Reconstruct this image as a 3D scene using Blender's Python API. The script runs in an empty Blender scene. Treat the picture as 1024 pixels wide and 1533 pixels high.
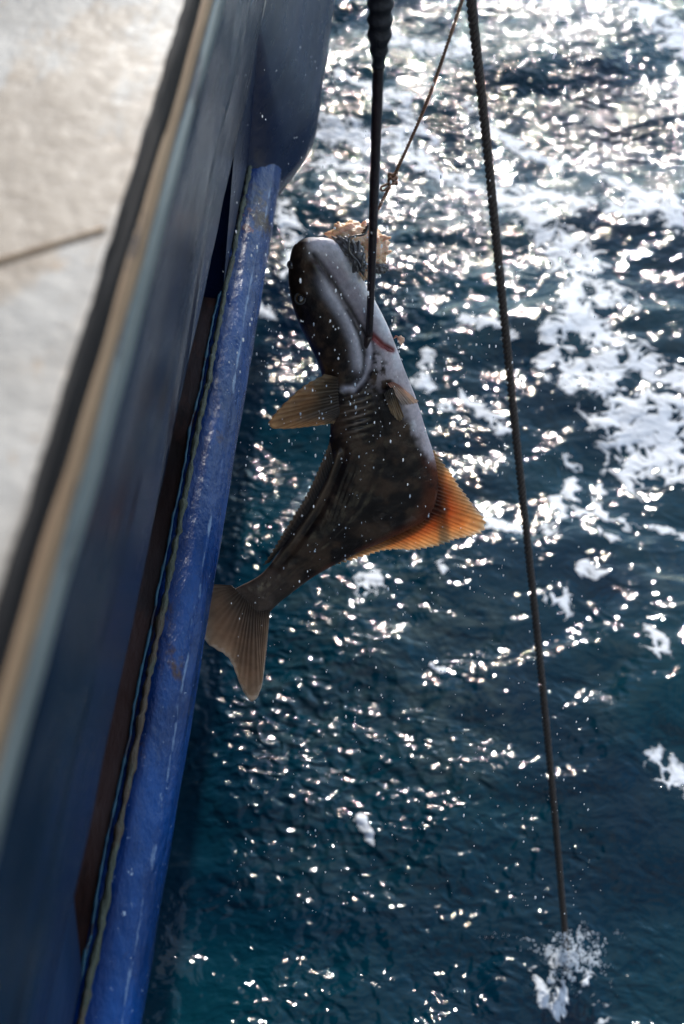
import bpy, bmesh, math, random
import numpy as np
from mathutils import Vector, Matrix, noise as mnoise
rad = math.radians
random.seed(7); rng = np.random.default_rng(11)
sc = bpy.context.scene
col = sc.collection

# ------------------------------------------------------------------ camera
H = 3.6                       # eye height above the sea
PITCH = rad(43.5)
FPX = 50.0 / 36.0 * 1533.0    # focal length in photograph pixels
CX, CY = 512.0, 766.5
cam_d = bpy.data.cameras.new('camera'); cam = bpy.data.objects.new('camera', cam_d); col.objects.link(cam)
cam_d.sensor_fit = 'VERTICAL'; cam_d.sensor_height = 36.0; cam_d.sensor_width = 24.0; cam_d.lens = 50.0
cam_d.clip_start = 0.02; cam_d.clip_end = 3000
cam.location = (0, 0, H); cam.rotation_euler = (math.pi / 2 - PITCH, 0, 0)
cam_d.dof.use_dof = True; cam_d.dof.focus_distance = 2.2; cam_d.dof.aperture_fstop = 4.6
sc.camera = cam
# ------------------------------------------------------------------ sky and sun
SUN_EL, SUN_AZ = rad(26.5), rad(7.1)
w = bpy.data.worlds.new('World'); sc.world = w; w.use_nodes = True
wn = w.node_tree.nodes; wl = w.node_tree.links
bg = wn['Background']; sky = wn.new('ShaderNodeTexSky'); sky.sky_type = 'NISHITA'; sky.sun_disc = False
sky.sun_elevation = SUN_EL; sky.sun_rotation = SUN_AZ
sky.air_density = 1.0; sky.dust_density = 0.0; sky.ozone_density = 1.5; sky.altitude = 0
wt = wn.new('ShaderNodeTexCoord'); wm = wn.new('ShaderNodeMapping'); wm.inputs['Scale'].default_value = (1, 1, 2.2); wl.new(wt.outputs['Generated'], wm.inputs[0])
wz = wn.new('ShaderNodeTexNoise'); wz.inputs['Scale'].default_value = 2.6; wz.inputs['Detail'].default_value = 7; wz.inputs['Roughness'].default_value = .58; wl.new(wm.outputs[0], wz.inputs['Vector'])
wc = wn.new('ShaderNodeValToRGB'); wc.color_ramp.elements[0].position = .44; wc.color_ramp.elements[1].position = .60; wl.new(wz.outputs['Fac'], wc.inputs[0])
wx_ = wn.new('ShaderNodeMix'); wx_.data_type = 'RGBA'; wl.new(wc.outputs[0], wx_.inputs[0]); wl.new(sky.outputs[0], wx_.inputs[6]); wx_.inputs[7].default_value = (2.4, 2.45, 2.55, 1)  # cloud patches added to the unseen sky for brighter, whiter fill light
wl.new(wx_.outputs[2], bg.inputs[0]); bg.inputs[1].default_value = 0.15
S = Vector((math.sin(SUN_AZ) * math.cos(SUN_EL), math.cos(SUN_AZ) * math.cos(SUN_EL), math.sin(SUN_EL)))
sl = bpy.data.lights.new('sun', 'SUN'); sl.energy = 2.1; sl.angle = rad(0.53); sl.color = (1, .955, .89)
sun = bpy.data.objects.new('sun', sl); col.objects.link(sun); sun.rotation_euler = S.to_track_quat('Z', 'Y').to_euler()
sun.location = (2, 8, 9)
vs = sc.view_settings; vs.view_transform = 'Standard'; vs.look = 'None'; vs.exposure = 1.0; vs.gamma = 1.0
vs.use_curve_mapping = False
sc.cycles.use_denoising = True; sc.cycles.sample_clamp_indirect = 4.0; sc.cycles.caustics_reflective = False; sc.cycles.caustics_refractive = False

# ------------------------------------------------------------------ space helpers
cp, sp = math.cos(PITCH), math.sin(PITCH)
C0 = np.array([0, 0, H]); RV = np.array([1., 0, 0]); UV = np.array([0, sp, cp]); FV = np.array([0, cp, -sp])
def at(x, y, d):              # photograph pixel and distance along the view axis -> world point
    x = np.asarray(x, float); y = np.asarray(y, float); d = np.asarray(d, float)
    a = (x - CX) / FPX * d; b = (CY - y) / FPX * d
    return C0 + a[..., None] * RV + b[..., None] * UV + d[..., None] * FV
def P(x, y, d): return Vector(at(x, y, d))

def vnoise(x, y, seed=0):     # 2-D value noise in 0..1
    xi = np.floor(x).astype(np.int64); yi = np.floor(y).astype(np.int64)
    fx = x - xi; fy = y - yi
    fx = fx * fx * fx * (fx * (fx * 6 - 15) + 10); fy = fy * fy * fy * (fy * (fy * 6 - 15) + 10)
    def h(a, b):
        n = (a * 374761393 + b * 668265263 + seed * 974711) & 0x7fffffff
        n = ((n ^ (n >> 13)) * 1274126177) & 0x7fffffff
        return ((n ^ (n >> 16)) & 0xffff) / 65535.0
    return (h(xi, yi) * (1 - fx) + h(xi + 1, yi) * fx) * (1 - fy) + (h(xi, yi + 1) * (1 - fx) + h(xi + 1, yi + 1) * fx) * fy
def fbm(x, y, o=4, seed=0):
    s = 0; a = .5; t = 0
    for k in range(o):
        s = s + a * vnoise(x * 2 ** k + 17.3 * k, y * 2 ** k - 9.1 * k, seed + k); t += a; a *= .5
    return s / t
def sst(e0, e1, x):
    t = np.clip((x - e0) / (e1 - e0), 0, 1); return t * t * (3 - 2 * t)
def seg_dist(px, py, pts):    # distance and position to a polyline
    best = np.full(np.shape(px), 1e9); tt = np.zeros(np.shape(px))
    n = len(pts) - 1
    for i in range(n):
        x0, y0 = pts[i][:2]; x1, y1 = pts[i + 1][:2]
        dx, dy = x1 - x0, y1 - y0
        t = np.clip(((px - x0) * dx + (py - y0) * dy) / (dx * dx + dy * dy + 1e-9), 0, 1)
        d = np.hypot(px - x0 - t * dx, py - y0 - t * dy)
        m = d < best; best = np.where(m, d, best); tt = np.where(m, (i + t) / n, tt)
    return best, tt
def resample(pts, n):         # smooth Catmull-Rom resample by arc length
    p = np.array(pts, float); q = np.vstack([2 * p[0] - p[1], p, 2 * p[-1] - p[-2]])
    out = []
    for i in range(1, len(q) - 2):
        for t in np.linspace(0, 1, 24, endpoint=False):
            a, b, c, d = q[i - 1], q[i], q[i + 1], q[i + 2]
            out.append(.5 * ((2 * b) + (c - a) * t + (2 * a - 5 * b + 4 * c - d) * t * t + (-a + 3 * b - 3 * c + d) * t ** 3))
    out.append(p[-1]); out = np.array(out)
    L = np.r_[0, np.cumsum(np.linalg.norm(np.diff(out, axis=0), axis=1))]
    s = np.linspace(0, L[-1], n)
    return np.stack([np.interp(s, L, out[:, k]) for k in range(out.shape[1])], 1)

# ------------------------------------------------------------------ object helpers
def root(name, loc, label, cat, group=None):
    o = bpy.data.objects.new(name, None); col.objects.link(o); o.location = loc; o.empty_display_size = .1
    o['label'] = label; o['category'] = cat
    if group: o['group'] = group
    return o
def mesh_obj(name, V, F, mat, parent=None, smooth=True, attrs=None, mats=None):
    V = np.asarray(V, float)
    off = np.array(parent_world(parent)) if parent is not None else np.zeros(3)
    me = bpy.data.meshes.new(name); me.from_pydata((V - off).tolist(), [], [tuple(int(i) for i in f) for f in F])
    me.update()
    if smooth: me.polygons.foreach_set('use_smooth', [True] * len(me.polygons))
    for k, a in (attrs or {}).items():
        a = np.asarray(a, np.float32)
        if a.ndim == 2:
            A = me.attributes.new(k, 'FLOAT_COLOR', 'POINT'); A.data.foreach_set('color', np.c_[a, np.ones(len(a), np.float32)].ravel().astype(np.float32))
        else:
            A = me.attributes.new(k, 'FLOAT', 'POINT'); A.data.foreach_set('value', a)
    me.materials.append(mat)
    o = bpy.data.objects.new(name, me); col.objects.link(o)
    if parent is not None: o.parent = parent
    return o
def parent_world(p):
    v = Vector((0, 0, 0))
    while p is not None: v += p.location; p = p.parent
    return v
def grid_faces(nu, nv, closed_u=False, closed_v=False, off=0):
    F = []
    for i in range(nu if closed_u else nu - 1):
        for j in range(nv if closed_v else nv - 1):
            i2 = (i + 1) % nu; j2 = (j + 1) % nv
            F.append((off + i * nv + j, off + i * nv + j2, off + i2 * nv + j2, off + i2 * nv + j))
    return F
def tube(path, radii, n=8, caps=True, off=0):
    p = np.asarray(path, float); m = len(p); radii = np.broadcast_to(np.asarray(radii, float), (m,))
    T = np.gradient(p, axis=0); T /= np.linalg.norm(T, axis=1)[:, None] + 1e-12
    ref = np.array([1., 0, 0]) if abs(T[0][0]) < .8 else np.array([0, 1., 0])
    N = ref - T[0] * ref.dot(T[0]); N /= np.linalg.norm(N); V = []
    for i in range(m):
        N = N - T[i] * N.dot(T[i]); N /= np.linalg.norm(N); B = np.cross(T[i], N)
        for k in range(n):
            a = 2 * math.pi * k / n; V.append(p[i] + radii[i] * (math.cos(a) * N + math.sin(a) * B))
    F = grid_faces(m, n, closed_v=True, off=off)
    if caps:
        F.append(tuple(off + k for k in range(n))[::-1]); F.append(tuple(off + (m - 1) * n + k for k in range(n)))
    return V, F

# ------------------------------------------------------------------ materials
def new_mat(name):
    m = bpy.data.materials.new(name); m.use_nodes = True
    nt = m.node_tree; b = nt.nodes['Principled BSDF']
    return m, nt, b
def N(nt, typ, **kw):
    n = nt.nodes.new(typ)
    for k, v in kw.items():
        if k in n.inputs: n.inputs[k].default_value = v
        else: setattr(n, k, v)
    return n
def noise_n(nt, scale, detail=4, rough=.55, stretch=None, rot=None, dist=0, coord='Object'):
    tc = N(nt, 'ShaderNodeTexCoord'); mp = N(nt, 'ShaderNodeMapping')
    nt.links.new(tc.outputs[coord], mp.inputs[0])
    if stretch: mp.inputs['Scale'].default_value = stretch
    if rot: mp.inputs['Rotation'].default_value = rot
    n = N(nt, 'ShaderNodeTexNoise'); n.inputs['Scale'].default_value = scale; n.inputs['Detail'].default_value = detail
    n.inputs['Roughness'].default_value = rough; n.inputs['Distortion'].default_value = dist
    nt.links.new(mp.outputs[0], n.inputs['Vector'])
    return n.outputs['Fac']
def ramp(nt, fac, stops, interp='LINEAR'):
    r = N(nt, 'ShaderNodeValToRGB'); e = r.color_ramp.elements; r.color_ramp.interpolation = interp
    while len(e) < len(stops): e.new(.5)
    for s, (p, c) in zip(e, stops):
        s.position = p; s.color = (c[0], c[1], c[2], 1) if isinstance(c, tuple) else (c, c, c, 1)
    nt.links.new(fac, r.inputs[0]); return r.outputs[0]
def mixc(nt, fac, a, b, blend='MIX'):
    m = N(nt, 'ShaderNodeMix', data_type='RGBA', blend_type=blend)
    for s, v in ((m.inputs[0], fac), (m.inputs[6], a), (m.inputs[7], b)):
        if hasattr(v, 'links'): nt.links.new(v, s)
        else: s.default_value = v if not isinstance(v, tuple) else (*v[:3], 1)
    return m.outputs[2]
def math_n(nt, op, a, b=None, c=None, clamp=False):
    m = N(nt, 'ShaderNodeMath', operation=op); m.use_clamp = clamp
    for s, v in zip(m.inputs, (a, b, c)):
        if v is None: continue
        if hasattr(v, 'links'): nt.links.new(v, s)
        else: s.default_value = v
    return m.outputs[0]
def attr(nt, name, out='Fac'):
    a = N(nt, 'ShaderNodeAttribute'); a.attribute_name = name; return a.outputs[out]
def bump(nt, b, h, dist=.002, strength=1.0, prev=None):
    n = N(nt, 'ShaderNodeBump'); n.inputs['Distance'].default_value = dist; n.inputs['Strength'].default_value = strength
    nt.links.new(h, n.inputs['Height'])
    if prev is not None: nt.links.new(prev, n.inputs['Normal'])
    if b is not None: nt.links.new(n.outputs[0], b.inputs['Normal'])
    return n.outputs[0]

BAZ = rad(3.1)                # heading of the boat relative to the view
ROTZ = (0, 0, BAZ)
def paint(name, c1, c2, rough, stretch, chips=None, chip_lo=.62, bmp=.0012, scale=14, rust=None, coat=0.0):
    m, nt, b = new_mat(name)
    f = noise_n(nt, scale, 6, .6, stretch, ROTZ)
    c = ramp(nt, f, [(.3, c1), (.72, c2)])
    f2 = noise_n(nt, 55, 5, .65, stretch, ROTZ)
    if rust:
        g = noise_n(nt, 7, 7, .68, (1, .35, 1), ROTZ)
        k = ramp(nt, g, [(rust[0], 0.0), (rust[0] + .05, 1.0)])
        c = mixc(nt, k, c, rust[1])
    if chips:
        g2 = noise_n(nt, 38, 5, .7, stretch, ROTZ)
        k2 = ramp(nt, g2, [(chip_lo, 0.0), (chip_lo + .03, 1.0)])
        c = mixc(nt, k2, c, chips)
    nt.links.new(c, b.inputs['Base Color'])
    r = math_n(nt, 'MULTIPLY_ADD', f2, .35, rough - .17)
    nt.links.new(r, b.inputs['Roughness'])
    p = bump(nt, None, f, bmp * 2)
    bump(nt, b, f2, bmp, 1.0, p)
    b.inputs['Coat Weight'].default_value = coat; b.inputs['Coat Roughness'].default_value = .2
    return m
M = {}
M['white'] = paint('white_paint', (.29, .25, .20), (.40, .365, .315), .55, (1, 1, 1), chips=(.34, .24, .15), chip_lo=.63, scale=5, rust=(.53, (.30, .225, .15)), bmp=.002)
M['wood'] = paint('tan_wood', (.26, .15, .075), (.46, .31, .18), .7, (1, .12, 1), scale=40, chips=(.06, .045, .04), chip_lo=.6)
M['grey'] = paint('grey_green_paint', (.11, .13, .125), (.21, .235, .22), .5, (1, .15, 1), scale=30, chips=(.05, .05, .055), chip_lo=.6)
M['tar'] = paint('black_sealant', (.006, .006, .007), (.02, .017, .016), .75, (1, .3, 1))
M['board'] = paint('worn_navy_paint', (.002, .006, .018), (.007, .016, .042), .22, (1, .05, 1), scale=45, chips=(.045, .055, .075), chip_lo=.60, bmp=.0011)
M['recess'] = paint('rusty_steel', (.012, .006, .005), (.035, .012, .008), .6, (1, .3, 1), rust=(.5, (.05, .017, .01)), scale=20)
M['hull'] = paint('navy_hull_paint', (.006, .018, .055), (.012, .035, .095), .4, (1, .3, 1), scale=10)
M['navy'] = paint('dark_navy_paint', (.0018, .006, .026), (.0025, .010, .042), .3, (1, .12, 1), scale=20, chips=(.03, .045, .08), chip_lo=.68, bmp=.0008)
M['navy'].node_tree.nodes['Principled BSDF'].inputs['Specular IOR Level'].default_value = .2
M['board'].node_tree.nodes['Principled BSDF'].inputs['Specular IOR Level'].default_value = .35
M['tar'].node_tree.nodes['Principled BSDF'].inputs['Specular IOR Level'].default_value = .15
M['weld'] = paint('algae_bead', (.05, .055, .03), (.10, .11, .07), .6, (1, .4, 1), scale=60, rust=(.55, (.10, .065, .035)), bmp=.004)
M['teal'] = paint('teal_edge_paint', (.012, .06, .10), (.03, .12, .16), .5, (1, .4, 1), scale=40, chips=(.02, .02, .03), chip_lo=.55)
def pipe_mat():
    m, nt, b = new_mat('blue_pipe_paint')
    f = noise_n(nt, 10, 6, .6, (1, .4, 1), ROTZ)
    c = ramp(nt, f, [(.3, (.0006, .014, .07)), (.7, (.001, .046, .21))])
    r1 = noise_n(nt, 5.5, 8, .72, (1, .5, 1), ROTZ)
    c = mixc(nt, ramp(nt, r1, [(.585, 0.0), (.63, 1.0)]), c, (.035, .02, .018))
    r3 = noise_n(nt, 9, 8, .7, (1, .5, 1), (0, 0, .4))
    c = mixc(nt, ramp(nt, r3, [(.67, 0.0), (.69, 1.0)]), c, (.14, .05, .05))
    wr = attr(nt, 'wear')                                  # scraped ridge along the top of the pipe
    n2 = noise_n(nt, 70, 5, .75, (1, .3, 1), ROTZ)
    k = math_n(nt, 'ADD', math_n(nt, 'MULTIPLY', wr, .5), n2)
    c = mixc(nt, ramp(nt, k, [(.84, 0.0), (1.02, .7)]), c, (.15, .23, .36))
    sp_ = noise_n(nt, 160, 3, .6, (1, .6, 1), ROTZ)
    c = mixc(nt, ramp(nt, sp_, [(.70, 0.0), (.73, .8)]), c, (.25, .33, .45))
    nt.links.new(c, b.inputs['Base Color'])
    f2 = noise_n(nt, 90, 5, .6, (1, .45, 1), (0, 0, .5)); f3 = noise_n(nt, 25, 4, .55, (1, .5, 1), (0, 0, .3))
    b.inputs['Specular IOR Level'].default_value = .2
    nt.links.new(math_n(nt, 'MULTIPLY_ADD', f, .3, .14), b.inputs['Roughness'])
    p = bump(nt, None, f3, .006); bump(nt, b, f2, .0025, 1, p)
    return m
M['pipe'] = pipe_mat()

def fish_mat():
    m, nt, b = new_mat('wet_fish_skin')
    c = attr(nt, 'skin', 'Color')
    f = noise_n(nt, 26, 6, .62, None, None, .4)
    c = mixc(nt, .42, c, ramp(nt, f, [(.32, (.5, .48, .47)), (.5, (.95, .92, .9)), (.7, (1.35, 1.3, 1.25))]), 'MULTIPLY')
    f2 = noise_n(nt, 150, 3, .6)
    c = mixc(nt, .35, c, ramp(nt, f2, [(.35, (.65, .65, .65)), (.65, (1.25, 1.2, 1.15))]), 'MULTIPLY')
    nt.links.new(c, b.inputs['Base Color'])
    nt.links.new(math_n(nt, 'MULTIPLY_ADD', f, .3, .18), b.inputs['Roughness'])
    b.inputs['Specular IOR Level'].default_value = .16; b.inputs['Coat Weight'].default_value = .4; b.inputs['Coat Roughness'].default_value = .05; b.inputs['Coat IOR'].default_value = 1.35
    b.inputs['Subsurface Weight'].default_value = .12; b.inputs['Subsurface Radius'].default_value = (.012, .006, .004); b.inputs['Subsurface Scale'].default_value = .4
    f3 = noise_n(nt, 320, 2, .5); p = bump(nt, None, f3, .0005); bump(nt, b, f, .0018, 1, p)
    return m
M['fish'] = fish_mat()
def fin_mat(name, stops, trans=.55):
    m, nt, b = new_mat(name)
    v = attr(nt, 'reach'); ray = attr(nt, 'ray')
    f = noise_n(nt, 60, 4, .6)
    vv = math_n(nt, 'ADD', v, math_n(nt, 'MULTIPLY_ADD', f, .24, -.12))
    c = ramp(nt, vv, stops)
    fb = noise_n(nt, 22, 5, .6); c = mixc(nt, .5, c, ramp(nt, fb, [(.35, (.5, .5, .5)), (.65, (1.3, 1.25, 1.2))]), 'MULTIPLY')
    c = mixc(nt, math_n(nt, 'MULTIPLY', ray, .45), c, (.42, .28, .2), 'MULTIPLY')
    nt.links.new(c, b.inputs['Base Color']); b.inputs['Roughness'].default_value = .3
    t = N(nt, 'ShaderNodeBsdfTranslucent'); nt.links.new(c, t.inputs[0])
    mx = N(nt, 'ShaderNodeMixShader'); mx.inputs[0].default_value = trans
    nt.links.new(b.outputs[0], mx.inputs[1]); nt.links.new(t.outputs[0], mx.inputs[2])
    nt.links.new(mx.outputs[0], nt.nodes['Material Output'].inputs[0])
    bump(nt, b, f, .001)
    return m
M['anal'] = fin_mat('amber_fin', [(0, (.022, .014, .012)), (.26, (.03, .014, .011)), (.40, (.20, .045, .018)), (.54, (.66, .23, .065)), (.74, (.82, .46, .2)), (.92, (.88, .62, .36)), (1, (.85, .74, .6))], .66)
M['brownfin'] = fin_mat('brown_fin', [(0, (.035, .026, .022)), (.3, (.10, .068, .045)), (.65, (.36, .23, .12)), (1, (.55, .40, .24))], .5)
M['darkfin'] = fin_mat('dark_brown_fin', [(0, (.018, .013, .011)), (.5, (.045, .03, .022)), (1, (.17, .11, .07))], .3)
M['tail'] = fin_mat('tail_fin_skin', [(0, (.08, .052, .038)), (.25, (.19, .125, .085)), (.7, (.36, .235, .15)), (.93, (.48, .34, .23)), (1, (.7, .6, .5))], .4)
M['paleFin'] = fin_mat('pale_fin', [(0, (.5, .2, .14)), (.3, (.75, .55, .42)), (1, (.85, .72, .62))], .5)
def plain(name, c, rough=.4, var=.35, scale=60, bmp=.001, coat=0, metal=0, sss=0):
    m, nt, b = new_mat(name)
    f = noise_n(nt, scale, 5, .6)
    nt.links.new(ramp(nt, f, [(.3, tuple(x * (1 - var) for x in c)), (.7, tuple(min(1, x * (1 + var)) for x in c))]), b.inputs['Base Color'])
    b.inputs['Roughness'].default_value = rough; b.inputs['Coat Weight'].default_value = coat; b.inputs['Metallic'].default_value = metal
    if sss:
        b.inputs['Subsurface Weight'].default_value = sss; b.inputs['Subsurface Radius'].default_value = (.02, .008, .004); b.inputs['Subsurface Scale'].default_value = .5
    bump(nt, b, f, bmp); return m
M['eye'] = plain('eye_gold', (.13, .075, .035), .25, coat=.3)
M['pupil'] = plain('eye_pupil', (.004, .004, .006), .05, coat=1)
M['socket'] = plain('eye_lid', (.02, .016, .015), .5)
M['rope'] = plain('tarred_rope', (.06, .045, .036), .7, .5, 260, .002)
M['fibre'] = plain('rope_fibre', (.17, .13, .10), .8, .3, 300)
M['cord'] = plain('brown_cord', (.20, .095, .05), .6, .4, 300, .001)
M['gaff'] = plain('rusty_gaff_steel', (.030, .017, .015), .38, .5, 60, .0015, coat=.3)
M['grip'] = plain('black_grip_tape', (.014, .012, .014), .6, .5, 90, .003)
M['hook'] = plain('hook_steel', (.12, .11, .1), .3, .4, 120, .0005, metal=.8)
M['flesh'] = plain('bait_flesh', (.80, .50, .30), .35, .22, 45, .004, coat=.4, sss=.5)
M['baitskin'] = plain('bait_skin', (.09, .08, .075), .3, .6, 70, .003, coat=.5)
M['gill'] = plain('red_gill', (.22, .03, .025), .3, .4, 60, .002, coat=.5)
def drop_mat():
    m, nt, b = new_mat('water_droplet')
    b.inputs['Base Color'].default_value = (.9, .93, .95, 1); b.inputs['Roughness'].default_value = .12; b.inputs['IOR'].default_value = 1.33  # white base stands in for the sparkle of clear backlit drops
    f = noise_n(nt, 3, 2, .5); nt.links.new(ramp(nt, f, [(0, (.85, .9, .94)), (1, (.97, .97, .97))]), b.inputs['Base Color'])
    t = N(nt, 'ShaderNodeBsdfTranslucent'); t.inputs[0].default_value = (.95, .97, 1, 1)
    mx = N(nt, 'ShaderNodeMixShader'); mx.inputs[0].default_value = .6
    nt.links.new(b.outputs[0], mx.inputs[1]); nt.links.new(t.outputs[0], mx.inputs[2]); nt.links.new(mx.outputs[0], nt.nodes['Material Output'].inputs[0])
    return m
M['drop'] = drop_mat()
def sea_mat():
    m, nt, b = new_mat('sea_water')
    fo = attr(nt, 'foam'); mot = attr(nt, 'mottled_patch')
    deep = ramp(nt, noise_n(nt, 1.1, 3, .5, None, None, .5), [(.3, (.0005, .012, .030)), (.7, (.0008, .038, .054))])
    n1 = noise_n(nt, 7.5, 6, .60, (1, 1.5, .3), (0, 0, .5), 1.6)
    a = math_n(nt, 'MULTIPLY', mot, ramp(nt, n1, [(.44, .0), (.66, 1.0)]))
    c = mixc(nt, a, deep, (.050, .078, .080))  # lighter grey-green mottled patches mixed into the water colour
    n2 = noise_n(nt, 16, 6, .62, None, None, .6); n3 = noise_n(nt, 60, 3, .6)
    tc = N(nt, 'ShaderNodeTexCoord'); nz = N(nt, 'ShaderNodeTexNoise'); nz.inputs['Scale'].default_value = 9; nz.inputs['Detail'].default_value = 3; nt.links.new(tc.outputs['Object'], nz.inputs['Vector'])
    wv_ = N(nt, 'ShaderNodeVectorMath', operation='MULTIPLY_ADD'); nt.links.new(nz.outputs['Color'], wv_.inputs[0]); wv_.inputs[1].default_value = (.16, .16, 0); nt.links.new(tc.outputs['Object'], wv_.inputs[2])
    def lace(sc_):
        v = N(nt, 'ShaderNodeTexVoronoi', feature='DISTANCE_TO_EDGE'); v.voronoi_dimensions = '2D'; v.inputs['Scale'].default_value = sc_; nt.links.new(wv_.outputs[0], v.inputs['Vector']); return v.outputs['Distance']
    cell = math_n(nt, 'MINIMUM', lace(7.5), math_n(nt, 'ADD', lace(19), .05))
    base = math_n(nt, 'ADD', fo, math_n(nt, 'ADD', math_n(nt, 'MULTIPLY_ADD', n2, .9, -.45), math_n(nt, 'MULTIPLY_ADD', n3, .24, -.12)))
    k = math_n(nt, 'SUBTRACT', base, math_n(nt, 'MULTIPLY', cell, 2.1))
    fm = ramp(nt, k, [(.27, 0.0), (.37, .6), (.6, 1.0)])
    c = mixc(nt, fm, c, (.86, .88, .9))
    nt.links.new(c, b.inputs['Base Color']); b.inputs['IOR'].default_value = 1.333
    nt.links.new(math_n(nt, 'MULTIPLY_ADD', fm, .6, .05), b.inputs['Roughness'])
    ch = attr(nt, 'chop')
    h1 = noise_n(nt, 8, 3, .5, (1, 1.35, 1), (0, 0, .3), .8)
    h2 = math_n(nt, 'MULTIPLY', noise_n(nt, 25, .3, .4, (1, 1.25, 1), (0, 0, -.3), .5), ch)
    p = bump(nt, None, h1, .014); p = bump(nt, None, h2, .0080, 1, p); bump(nt, b, fm, .006, .6, p)
    return m
M['sea'] = sea_mat()

# ================================================================== the sea
def grow(a, b, h, g, lim):
    mid = list(np.arange(a, b + h / 2, h)); lo = [a]; hi = [mid[-1]]; s = h
    while hi[-1] < lim: s *= g; hi.append(hi[-1] + s)
    s = h
    while lo[-1] > -lim: s *= g; lo.append(lo[-1] - s)
    return np.array(lo[1:][::-1] + mid + hi[1:])
gx = grow(-1.5, 2.9, .010, 1.07, 900); gy = grow(1.0, 7.8, .010, 1.07, 900)
X, Y = np.meshgrid(gx, gy)
dx = np.maximum(np.gradient(gx)[None, :], np.gradient(gy)[:, None] + 0 * X)
wx = X + .22 * (fbm(X * 1.3, Y * 1.3, 3, 3) - .5) + .05 * (fbm(X * 6, Y * 6, 2, 33) - .5)
wy = Y + .22 * (fbm(X * 1.3, Y * 1.3, 3, 9) - .5) + .05 * (fbm(X * 6, Y * 6, 2, 39) - .5)
Z = np.zeros_like(X)
gust = .45 + 1.1 * fbm(X * .55 + 3, Y * .55, 3, 50)
rough_n = fbm(X * 1.6 + 3, Y * 1.6, 3, 52)
wr = np.random.default_rng(5)
for k in range(46):
    lam = .14 * (3.0 / .14) ** ((k + wr.random()) / 46)
    th = rad(-62) + wr.normal(0, .62); kk = 2 * math.pi / lam
    steep = .024 if lam < .4 else .031
    ph = kk * (wx * math.cos(th) + wy * math.sin(th)) + wr.random() * 6.28
    amp = steep / kk * np.clip((lam / dx - 3) / 3, 0, 1)
    s = np.sin(ph)
    Z += amp * (s + .22 * np.cos(2 * ph)) * (gust if lam < .5 else 1)
for xc, yc, Lx, Ly, sl_ in [(-.24, 2.76, .27, .24, .20), (-.22, 3.80, .15, .22, .14), (.1, 2.45, .3, .15, .10)]:    # wash thrown off the hull
    Z += -sl_ * (Y - yc) * np.exp(-((Y - yc - .12 * (fbm(X * 2, Y * 2, 2, 66) - .5)) ** 2) / (2 * Ly * Ly) - ((X - xc) ** 2) / (2 * Lx * Lx))
pxd = (Y * cp - (0 - H) * sp)            # depth along the view axis of the flat sea
pxd_s = np.where(pxd > .3, pxd, 1e9)
PX = CX + FPX * X / pxd_s; PY = CY - FPX * (Y * sp + (0 - H) * cp) / pxd_s
vis = (pxd > .3) & (PX > -500) & (PX < 1600) & (PY > -400) & (PY < 2000)
qx = PX + 34 * (fbm(X * 5, Y * 5, 4, 61) - .5); qy = PY + 34 * (fbm(X * 5, Y * 5, 4, 71) - .5)
foam = np.zeros_like(X)
FO = [  # foam streaks: width, polyline (traced positions of the foam on the sea surface)
 (20, [(857, 470), (890, 505), (915, 545), (931, 590)]), (36, [(905, 600), (940, 625), (985, 640), (1040, 650)]), (30, [(900, 610), (935, 655), (950, 690)]),
 (24, [(965, 665), (1040, 690)]), (16, [(948, 538), (998, 563), (1040, 590)]), (12, [(1000, 600), (1060, 620)]),
 (15, [(807, 552), (832, 534), (853, 578)]), (13, [(850, 555), (886, 559)]), (14, [(820, 510), (850, 490)]),
 (8, [(655, 607), (675, 614)]), (8, [(690, 598), (722, 606), (745, 628), (760, 648)]), (6, [(668, 634), (682, 640)]), (6, [(735, 612), (752, 622)]),
 (8, [(715, 786), (745, 796), (780, 804)]), (10, [(853, 695), (857, 728), (870, 755)]), (9, [(832, 742), (840, 765), (823, 800)]),
 (7, [(892, 720), (885, 740), (905, 762)]), (8, [(905, 762), (930, 770), (950, 780)]), (6, [(890, 790), (915, 808), (925, 815)]), (6, [(970, 780), (1030, 800)]),
 (13, [(828, 895), (852, 902)]), (13, [(962, 972), (985, 992)]), (13, [(542, 898), (560, 886)]), (15, [(985, 1140), (1040, 1185)]),
 (14, [(600, 205), (661, 244), (719, 271), (788, 287), (852, 308), (905, 319), (970, 325), (1060, 350)]),
 (16, [(778, 313), (820, 361), (845, 378)]), (28, [(845, 378), (868, 395)]), (15, [(862, 425), (852, 468)]), (13, [(925, 268), (940, 300), (1000, 310)]), (18, [(900, 440), (940, 470)]),
 (13, [(490, 190), (560, 205), (600, 190)]), (11, [(480, 235), (540, 245)]), (10, [(420, 310), (440, 350), (425, 400)]), (9, [(560, 60), (640, 80), (700, 70)]), (9, [(360, 430), (400, 470)]),
 (9, [(640, 540), (625, 570), (640, 590)]), (7, [(690, 490), (730, 500), (760, 515)]), (18, [(960, 20), (1040, 60)]), (8, [(520, 125), (600, 150), (660, 200)]), (9, [(700, 160), (770, 210), (840, 240)]),
 (8, [(880, 860), (895, 862)]), (5, [(660, 855), (668, 858)]), (7, [(540, 1230), (556, 1255)]), (6, [(650, 1005), (662, 1010)]),
 (11, [(832, 1420), (850, 1462), (838, 1490)]), (9, [(800, 1440), (815, 1480)]), (9, [(880, 1440), (905, 1500)])]
for r, pts in FO:
    pts = np.array(pts, float)
    bx = (qx > pts[:, 0].min() - 90) & (qx < pts[:, 0].max() + 90) & (qy > pts[:, 1].min() - 90) & (qy < pts[:, 1].max() + 90) & vis
    if bx.any():
        d, _ = seg_dist(qx[bx], qy[bx], pts)
        foam[bx] = np.maximum(foam[bx], np.clip(.5 + (r - d) / (r * 2.3 + 8), 0, 1) * np.clip(1.0, 0, 1))
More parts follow.
